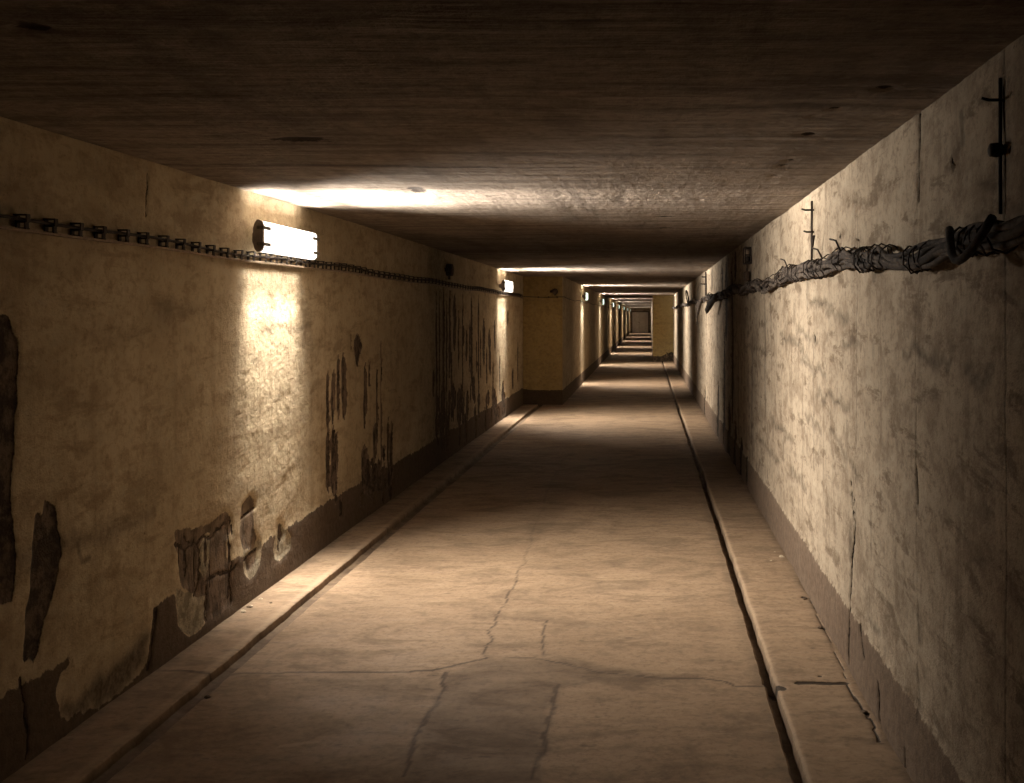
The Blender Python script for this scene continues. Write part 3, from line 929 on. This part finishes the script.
def build_lamp(name, front, edge, label):
    t = empty(name, (0, 0, 0), label, 'lamp', 'lit lamps along the left wall')
    h = LL / 2
    hz = LHH / 2
    # local frame: +x away from the wall, y along the tunnel, origin on the wall at the lamp's middle
    x0, x1 = GAP, GAP + LD
    hs = MB()
    hs.box((x0, -h + 0.02, -hz + 0.016), (x0 + 0.016, h - 0.02, hz - 0.016), 0.004)          # back tray
    capo = [(x0 - 0.002, -hz + 0.045), (x0 + 0.008, -hz + 0.012), (x0 + 0.022, -hz - 0.003), (x1 - 0.022, -hz - 0.003), (x1 - 0.006, -hz + 0.006), (x1 + 0.003, -hz + 0.024),
            (x1 + 0.003, hz - 0.024), (x1 - 0.006, hz - 0.006), (x1 - 0.022, hz + 0.003), (x0 + 0.022, hz + 0.003), (x0 + 0.008, hz - 0.012), (x0 - 0.002, hz - 0.045)]
    hs.prism(capo, -h, -h + 0.022)
    hs.prism(capo, h - 0.022, h)
    hsg = hs.build('housing', M['housing'], t, smooth=False)
    for yy in (-h * 0.62, h * 0.62):
        MB().box((-0.012, yy - 0.02, -0.03), (x0 + 0.004, yy + 0.02, 0.03), 0.004).build('wall_bracket', M['housing'], t, smooth=False)
    # diffuser with rounded front edges; front is one material, top and bottom another
    n = 6
    prof = [(x0 + 0.012, -hz)]
    r = 0.026
    for k in range(n + 1):
        a = -math.pi / 2 + math.pi / 2 * k / n
        prof.append((x1 - r + r * math.cos(a), -hz + r + r * math.sin(a)))
    for k in range(n + 1):
        a = math.pi / 2 * k / n
        prof.append((x1 - r + r * math.cos(a), hz - r + r * math.sin(a)))
    prof.append((x0 + 0.012, hz))
    yl = [-h + 0.020, -h + 0.06, 0, h - 0.06, h - 0.020]
    vs, fs, mi = [], [], []
    for y in yl:
        vs += [(p[0], y, p[1]) for p in prof]
    m = len(prof)
    for j in range(len(yl) - 1):
        for i in range(m - 1):
            fs.append((j * m + i, j * m + i + 1, (j + 1) * m + i + 1, (j + 1) * m + i))
            mi.append(1 if (i < 4 or i >= m - 5) else 0)
    me = bpy.data.meshes.new('diffuser')
    me.from_pydata(vs, [], fs)
    me.materials.append(front)
    me.materials.append(edge)
    me.polygons.foreach_set('material_index', mi)
    me.polygons.foreach_set('use_smooth', [True] * len(fs))
    bm = bmesh.new()
    bm.from_mesh(me)
    bm.normal_update()
    bm.faces.ensure_lookup_table()
    if bm.faces[m // 2 - 1].normal.x < 0:
        bmesh.ops.reverse_faces(bm, faces=bm.faces)
    bm.to_mesh(me)
    bm.free()
    df = bpy.data.objects.new('diffuser', me)
    C.objects.link(df)
    df.parent = t
    df['label'] = 'glowing white diffuser'
    colour = LAMP_COLOUR
    for tilt, watts, spread in BEAMS + WASH:
        li = bpy.data.lights.new('tube_beam', 'AREA')
        li.shape = 'RECTANGLE'
        li.energy = watts
        li.color = colour
        li.spread = math.radians(spread)
        li.size = LL - 0.08                     # along the tunnel
        li.size_y = 0.10 if abs(tilt) < 60 else 0.03
        lo = bpy.data.objects.new('tube_beam', li)
        C.objects.link(lo)
        lo.parent = t
        a = math.radians(tilt)
        d = Vector((math.cos(a), 0, math.sin(a)))
        xax = Vector((0, 1, 0))
        zax = -d
        yax = zax.cross(xax)
        mm = Matrix((xax, yax, zax)).transposed().to_4x4()
        if abs(tilt) < 60:
            mm.translation = Vector((x1 + 0.012, 0, 0)) + d * 0.04 * abs(math.sin(a))
        else:
            mm.translation = Vector(((x0 + x1) / 2, 0, math.copysign(hz + 0.006, tilt)))
        lo.matrix_local = mm
    for yy, dr in ((-h, 1), (h, -1)):
        for zz in (-0.047, 0.047):
            cl = MB()
            a, b = sorted((yy, yy + dr * 0.105))
            cl.box((x1 + 0.001, a, zz - 0.010), (x1 + 0.010, b, zz + 0.010), 0.002)
            a, b = sorted((yy - dr * 0.010, yy + dr * 0.004))
            cl.box((x1 - 0.03, a, zz - 0.010), (x1 + 0.010, b, zz + 0.010), 0.002)
            cl.build('clip', M['clip'], t, smooth=False)
    return t


def copy_tree(o, parent=None):
    c = o.copy()
    C.objects.link(c)
    if parent:
        c.parent = parent
    for ch in [k for k in bpy.data.objects if k.parent == o]:
        copy_tree(ch, c)
    return c


LAMPS = [(XL, 6.185, 'largest nearest lit wall lamp, above the cable rack on the cream left wall'),
         (XL, 15.9, 'lit wall lamp just before the front face of the yellow left pier'),
         (XLN, 24.3, 'lit lamp on the narrow left wall, first one past the yellow left pier'),
         (XLN, 33.6, 'lit lamp second past the yellow left pier, on the narrow left wall'),
         (XLN, 43.8, 'small distant lit lamp, fifth along the left wall counted from the nearest'),
         (XLN, 53.0, 'small distant lit lamp, sixth along the left wall counted from the nearest'),
         (XLN, 65.0, 'tiny distant lit lamp, third from the far door end of the row'),
         (XLN, 77.5, 'tiny distant lit lamp, second from the far door end of the row'),
         (XLN, 91.3, 'tiny distant lit lamp, last of the row and closest to the far door')]
LZ = 2.138
near_lamp = far_lamp = None
for i, (xw, y, label) in enumerate(LAMPS):
    if i == 0:
        near_lamp = o = build_lamp('wall_lamp', M['lit_front'], M['lit_edge'], label)
    elif i < 2:
        o = copy_tree(near_lamp)
    elif i == 2:
        far_lamp = o = build_lamp('wall_lamp', M['far_front'], M['far_edge'], label)
    else:
        o = copy_tree(far_lamp)
    o['label'] = label
    o.location = bendp(xw, y, LZ)


# ------------------------------------------------------------------ cable rack on the left wall
def build_rack():
    zr = 2.030
    t = empty('cable_rack', (XL, 3.0, zr), 'long rack of small square iron brackets carrying thin cable along the cream left wall', 'cable rack')
    t_inv = Vector((XL, 3.0, zr))

    def P(x, y, z):
        return bendp(x, y, z) - t_inv

    # thin flat rail that the brackets sit on
    rl = MB()
    ys = np.concatenate([np.arange(2.2, 18.4, 0.3), [18.5]])
    sag = lambda y: 0.010 * math.sin(y * 1.9) + 0.006 * math.sin(y * 4.3)
    vs, fs = [], []
    for y in ys:
        z = zr - 0.030 + sag(y) * 0.4
        for dx, dz in ((0.012, -0.006), (0.040, -0.006), (0.040, 0.004), (0.012, 0.004)):
            vs.append(P(XL + dx, y, z + dz))
    for j in range(len(ys) - 1):
        for k in range(4):
            fs.append((4 * j + k, 4 * j + (k + 1) % 4, 4 * j + 4 + (k + 1) % 4, 4 * j + 4 + k))
    fs += [(0, 1, 2, 3), tuple(4 * (len(ys) - 1) + k for k in (3, 2, 1, 0))]
    rl.raw(vs, fs)
    rl.build('rail', M['tray'], t, smooth=False)
    cb = MB()
    pts = [P(XL + 0.026, y, zr + 0.006 + sag(y)) for y in np.arange(2.2, 18.55, 0.12)]
    pts += [P(XL + 0.05, YP - 0.05, zr - 0.004), P(XL + 0.2, YP - 0.035, zr - 0.012), P(-1.9, YP - 0.035, zr - 0.02), P(-1.72, YP - 0.035, zr - 0.014),
            P(XLN + 0.03, YP - 0.035, zr - 0.01), P(XLN + 0.035, YP + 0.05, zr - 0.012), P(XLN + 0.03, YP + 1, zr - 0.03)]
    for y in np.arange(20.5, 60, 1.0):
        pts.append(P(XLN + 0.03, y, zr - 0.03 + 0.02 * math.sin(y * 1.7)))
    cb.tube(pts, 0.0065, 8)
    cb.build('cable', M['cable_dark'], t)
    # one bracket, then copies
    def bracket_mesh():
        b = MB()
        w, hh, d, th = 0.012, 0.028, 0.048, 0.0055
        b.box((-0.010, -w, hh - th), (d, w, hh), 0.0015, 1)              # upper arm
        b.box((-0.010, -w, -hh), (d * 0.94, w, -hh + th), 0.0015, 1)     # lower arm
        b.box((0.004, -w, -0.004), (d * 0.92, w, 0.002), 0.0015, 1)      # middle arm
        b.box((d - th, -w, -hh * 0.1), (d, w, hh), 0.0015, 1)            # front plate, upper half
        b.box((d * 0.88 - th, -w, -hh), (d * 0.88, w, 0.0), 0.0015, 1)   # front plate, lower half
        b.box((0.004, -w, -hh), (0.010, w, hh), 0.0015, 1)               # back plate
        return b
    first = None
    y = 2.45
    k = 0
    while y < 18.3:
        z = zr + sag(y) * 0.6
        if first is None:
            o = first = bracket_mesh().build('bracket', M['dark_iron'], t, smooth=False)
        else:
            o = first.copy()
            C.objects.link(o)
        o.parent = t
        o.location = P(XL, y, z)
        o.rotation_euler = (rng.uniform(-0.06, 0.06), 0, 0)
        y += 0.178 + rng.uniform(-0.012, 0.012)
        k += 1
    # clips on the pier face
    for xx in (-2.05, -1.86, -1.7):
        MB().box((-0.012, -0.026, -0.016), (0.012, 0.020, 0.014), 0.004).build('clip', M['rust'], t, loc=P(xx, YP - 0.026, zr - 0.014))


build_rack()


# ------------------------------------------------------------------ cable bundle on the right wall
def build_bundle():
    zb = 1.928
    org = Vector((XR, 2.0, zb))
    t = empty('cable_bundle', org, 'thick sagging bundle of old dusty cables tied along the right wall', 'cable bundle')
    rb = random.Random(11)

    def ctr(y):
        z = zb - 0.032 * min(max((4.0 - y) / 1.3, 0), 1) + 0.016 * math.sin(y * 1.3 + 0.4) + 0.012 * math.sin(y * 3.1) + 0.008 * math.sin(y * 7.0)
        return z

    ys = list(np.arange(0.6, 9.0, 0.045)) + list(np.arange(9.0, 20, 0.09)) + list(np.arange(20, YQ - 0.1, 0.3))
    for k in range(10):
        ph = 2 * math.pi * k / 9 + rb.uniform(-0.3, 0.3)
        rate = rb.choice((-1, 1)) * rb.uniform(3.2, 6.5)
        rad = rb.uniform(0.75, 1.0) if k < 9 else 0.1
        r0 = rb.uniform(0.009, 0.014)
        a1, a2, f1, f2 = rb.uniform(0, 6), rb.uniform(0, 6), rb.uniform(4, 9), rb.uniform(9, 17)
        pts = []
        for y in ys:
            shrink = 1.0 - 0.22 * min(max((4.2 - y) / 1.2, 0), 1) if y < 12 else max(0.72, 1 - (y - 12) * 0.03)
            th = ph + rate * 0.55 * y + 0.5 * math.sin(f1 * 0.5 * y + a1)
            rr = rad * (1 + 0.18 * math.sin(f2 * 0.7 * y + a2))
            x = XR - 0.052 + 0.024 * rr * shrink * math.cos(th)
            z = ctr(y) + 0.036 * rr * shrink * math.sin(th) + 0.006 * math.sin(f2 * y + a1)
            pts.append(bendp(x, y, z) - org)
        MB().tube(pts, r0, 7).build('cable', M['cable'] if k % 3 else M['cable_dark'], t)
    # tie wires
    y = 2.3
    while y < 15:
        n = rb.choice((1, 2, 2, 3))
        tw = rb.uniform(0.05, 0.16) * rb.choice((-1, 1))
        pts = []
        m = 14 * n
        for i in range(m + 1):
            a = 2 * math.pi * i / 14 + 0.8
            yy = y + tw * i / 14
            q = (1 + 0.10 * math.sin(3.3 * i)) * (1.0 - 0.18 * min(max((4.2 - yy) / 1.2, 0), 1))
            pts.append(bendp(XR - 0.052 + 0.039 * q * math.cos(a), yy, ctr(yy) + 0.052 * q * math.sin(a)) - org)
        MB().tube(pts, 0.0030, 6).build('tie_wire', M['dark_iron'], t)
        y += rb.uniform(0.10, 0.30) * (1 if y < 7 else 2)
    # loose tails and loops hanging off the bundle
    def tail(pts, r, mat='cable_dark', name='loose_end'):
        MB().tube([bendp(*p) - org for p in pts], r, 8).build(name, M[mat], t)

    tail([(0.86, 12.6, zb + 0.01), (0.85, 12.9, zb - 0.04), (0.82, 13.3, zb - 0.11), (0.80, 13.6, zb - 0.18), (0.80, 13.7, zb - 0.22)], [0.02, 0.03, 0.045, 0.035, 0.012])
    tail([(0.86, 15.9, zb), (0.84, 16.2, zb - 0.06), (0.83, 16.4, zb - 0.16), (0.83, 16.5, zb - 0.24)], [0.025, 0.03, 0.03, 0.008])
    tail([(0.87, 17.0, zb), (0.84, 17.2, zb - 0.10), (0.85, 17.3, zb - 0.26), (0.85, 17.35, zb - 0.42)], [0.02, 0.028, 0.022, 0.007], 'cable')
    loop = []
    for i in range(15):
        a = math.pi * i / 14
        loop.append((0.86 - 0.03 * math.sin(a), 2.50 + 0.36 * (i / 14), zb + 0.01 - 0.10 * math.sin(a)))
    tail(loop, 0.012, 'cable_dark', 'cable_loop')
    loop = []
    for i in range(17):
        a = math.pi * 2 * i / 16
        loop.append((0.87 - 0.05 * (1 - math.cos(a)) * 0.5, 21.3 + 0.9 * math.sin(a) * 0.5, zb + 0.13 - 0.15 * math.cos(a)))
    tail(loop, 0.014, 'cable_dark', 'cable_loop')
    tail([(0.90, 5.55, zb + 0.05), (0.895, 5.5, zb + 0.13), (0.90, 5.46, zb + 0.19)], 0.006, 'dark_iron', 'wire_end')
    for y, z1 in ((4.55, 0.10), (5.05, 0.09), (6.3, 0.10)):
        tail([(0.87, y, zb + 0.05), (0.855, y + 0.03, zb + z1), (0.84, y + 0.10, zb + z1 + 0.012)], 0.0045, 'dark_iron', 'wire_end')


build_bundle()


# ------------------------------------------------------------------ bars with pegs on the right wall
def build_bar(y, z0, z1, pegs, label, knob=None, r=0.008):
    org = bendp(XR, y, z0)
    t = empty('peg_bar', org, label, 'wall bar', 'upright peg bars on the right wall')
    MB().tube([(-0.012, 0, 0), (-0.013, 0, (z1 - z0) * 0.5), (-0.012, 0, z1 - z0)], r, 8).build('bar', M['dark_iron'], t)
    for z, ln in pegs:
        MB().tube([(0.004, 0, z - z0), (-ln * 0.7, 0, z - z0), (-ln, 0.004, z - z0 + 0.006)], r * 0.8, 8).build('peg', M['dark_iron'], t)
    if knob:
        MB().lathe([(-0.045, 0.006), (-0.040, 0.018), (-0.022, 0.020), (-0.008, 0.016)], (0, 0, knob - z0), 'x', 14).build('knob', M['dark_iron'], t)
    return t


def zpx(py, y):
    return H + (VY - py) * y / F + max(y - 8, 0) * K


build_bar(2.665, zpx(214, 2.665), zpx(78, 2.665), [(zpx(100, 2.665), 0.062)], 'dark upright bar with one peg and a knob, nearest of the three bars', zpx(150, 2.665), 0.0055)
build_bar(5.77, zpx(258, 5.77), zpx(201, 5.77), [(zpx(210, 5.77), 0.072), (zpx(232, 5.77), 0.060)], 'thin upright bar with two pegs on the brightly lit stretch of right wall', None, 0.007)
build_bar(16.2, zpx(300, 16.2), zpx(272, 16.2), [(zpx(284, 16.2), 0.10), (zpx(277, 16.2), 0.08)], 'small distant upright peg bar on the right wall facing the second lamp', None, 0.014)


# ------------------------------------------------------------------ boxes on the walls
def build_junction_box():
    y = 9.35
    z0 = zpx(264, y)
    t = empty('junction_box', bendp(XR, y, z0), 'open rusty iron box fixed high on the right wall above the cable bundle', 'junction box')
    h = zpx(247.5, y) - z0
    b = MB()
    b.box((-0.012, -0.10, 0), (0.012, 0.10, h), 0.003, 1)
    b.box((-0.065, -0.10, 0), (-0.055, -0.085, h), 0.003, 1)
    b.box((-0.065, 0.085, 0), (-0.055, 0.10, h), 0.003, 1)
    b.box((-0.065, -0.10, h * 0.46), (-0.008, -0.09, h * 0.56), 0.003, 1)
    b.box((-0.065, -0.10, h - 0.012), (-0.008, 0.10, h), 0.003, 1)
    b.box((-0.065, -0.10, 0), (-0.008, 0.10, 0.012), 0.003, 1)
    b.build('box', M['dark_iron'], t, smooth=False)
    MB().box((-0.050, -0.05, h * 0.12), (-0.010, 0.06, h * 0.46), 0.008).build('terminal', M['dark_iron'], t)
    MB().lathe([(-0.060, 0.010), (-0.055, 0.026), (-0.030, 0.028), (-0.010, 0.026)], (0, 0.0, h * 0.70), 'x', 16).build('fuse', M['tray'], t)
    zt = zpx(288, y) - z0
    MB().tube([(-0.032, 0, 0.01), (-0.030, 0.0, -0.03), (-0.034, 0.01, -0.07)], 0.010, 8).build('conduit', M['rust'], t)
    MB().box((-0.060, -0.05, -0.16), (-0.012, 0.07, -0.07), 0.008).build('splice_box', M['rust'], t)
    MB().box((-0.016, -0.020, zt), (0.008, 0.020, -0.155), 0.003, 1).build('strap', M['dark_iron'], t)


build_junction_box()


def round_box(loc, rot, label, r=0.062, drop=0.13):
    t = empty('conduit_box', loc, label, 'junction box', 'round conduit boxes above the left cable rack')
    t.rotation_euler = (0, 0, rot)
    MB().lathe([(-0.012, r * 0.9), (0.0, r), (0.05, r), (0.058, r * 0.94)], (0, 0, 0), 'x', 24).build('body', M['dark_iron'], t)
    MB().lathe([(0.056, r * 0.98), (0.066, r * 0.96), (0.072, r * 0.7), (0.074, 0.01)], (0, 0, 0), 'x', 24).build('lid', M['rust'], t)
    MB().tube([(0.026, 0, -r * 0.9), (0.026, 0, -drop)], 0.014, 10).build('conduit', M['dark_iron'], t)
    MB().box((-0.008, -r * 1.7, -0.022), (0.04, -r * 0.8, 0.022), 0.006).build('gland', M['dark_iron'], t)
    return t


yb, zb_ = on_side(447, 270, XL)
round_box(bendp(XL, float(yb), float(zb_)), 0, 'round dark iron conduit box on the left wall above the water streaks', 0.072, 0.11)
round_box(bendp(-1.74, YP, zpx(291.5, YP)), -math.pi / 2, 'round dark conduit box at the outer edge of the yellow pier face', 0.055, 0.075)


# ------------------------------------------------------------------ crumbs of plaster on the side strips
def build_chip(x, y, z, size, mat, label, seed):
    r = random.Random(seed)
    bm = bmesh.new()
    bmesh.ops.create_icosphere(bm, subdivisions=2, radius=1)
    sx, sy, sz = size * r.uniform(0.8, 1.3), size * r.uniform(0.8, 1.3), size * r.uniform(0.35, 0.55)
    cuts = [Vector((r.uniform(-1, 1), r.uniform(-1, 1), r.uniform(-0.4, 1))).normalized() for _ in range(7)]
    for v in bm.verts:
        for c in cuts:
            d = v.co.dot(c)
            if d > 0.62:
                v.co -= c * (d - 0.62)
        v.co = Vector((v.co.x * sx, v.co.y * sy, v.co.z * sz))
    me = bpy.data.meshes.new('plaster_chip')
    bm.to_mesh(me)
    bm.free()
    me.materials.append(mat)
    o = bpy.data.objects.new('plaster_chip', me)
    C.objects.link(o)
    o.location = (x, y, z + sz * 0.5)
    o.rotation_euler = (0, 0, r.uniform(0, 6))
    tag(o, label, 'rubble', 'crumbs of plaster on the side strips')


chips = [(782, 557, 0.022, 'chip', 'largest pale plaster crumb lying mid-way along the right strip'),
         (771, 561, 0.012, 'chip', 'small pale crumb left of the largest crumb on the right strip'),
         (775, 552, 0.010, 'chip', 'tiny pale crumb just behind the largest crumb on the right strip'),
         (805, 599, 0.018, 'chip_dark', 'dark crumb by the foot of the right wall past the pale crumb'),
         (824, 628, 0.016, 'chip_dark', 'dark crumb against the right wall where a stain crosses the strip'),
         (864, 712, 0.018, 'chip_dark', 'dark crumb near the viewer at the foot of the right wall'),
         (234, 612, 0.024, 'chip', 'pale plaster crumb below the broken brick patch, beside the left wall'),
         (240, 606, 0.016, 'chip', 'smaller pale crumb just beyond the one below the brick patch'),
         (247, 607, 0.018, 'chip_dark', 'dark crumb on the left strip beside the two pale crumbs'),
         (254, 599, 0.014, 'chip', 'pale crumb on the left strip below the tall narrow plaster hole'),
         (271, 603, 0.012, 'chip_dark', 'lone dark crumb out in the middle of the left strip'),
         (207, 697, 0.014, 'chip_dark', 'small dark crumb on the main floor beside the left gutter')]
for i, (px, py, sz, m, lab) in enumerate(chips):
    zz = STRIP_R if px > 700 else (STRIP_L if px != 207 else 0.0)
    x, y = on_level(px, py, zz)
    x = float(x)
    if px > 700:
        x = min(x, XR - 0.035)
    elif px != 207:
        x = max(x, XL + 0.045)
    build_chip(x, float(y), zz - 0.002, sz, M[m], lab, 900 + i)
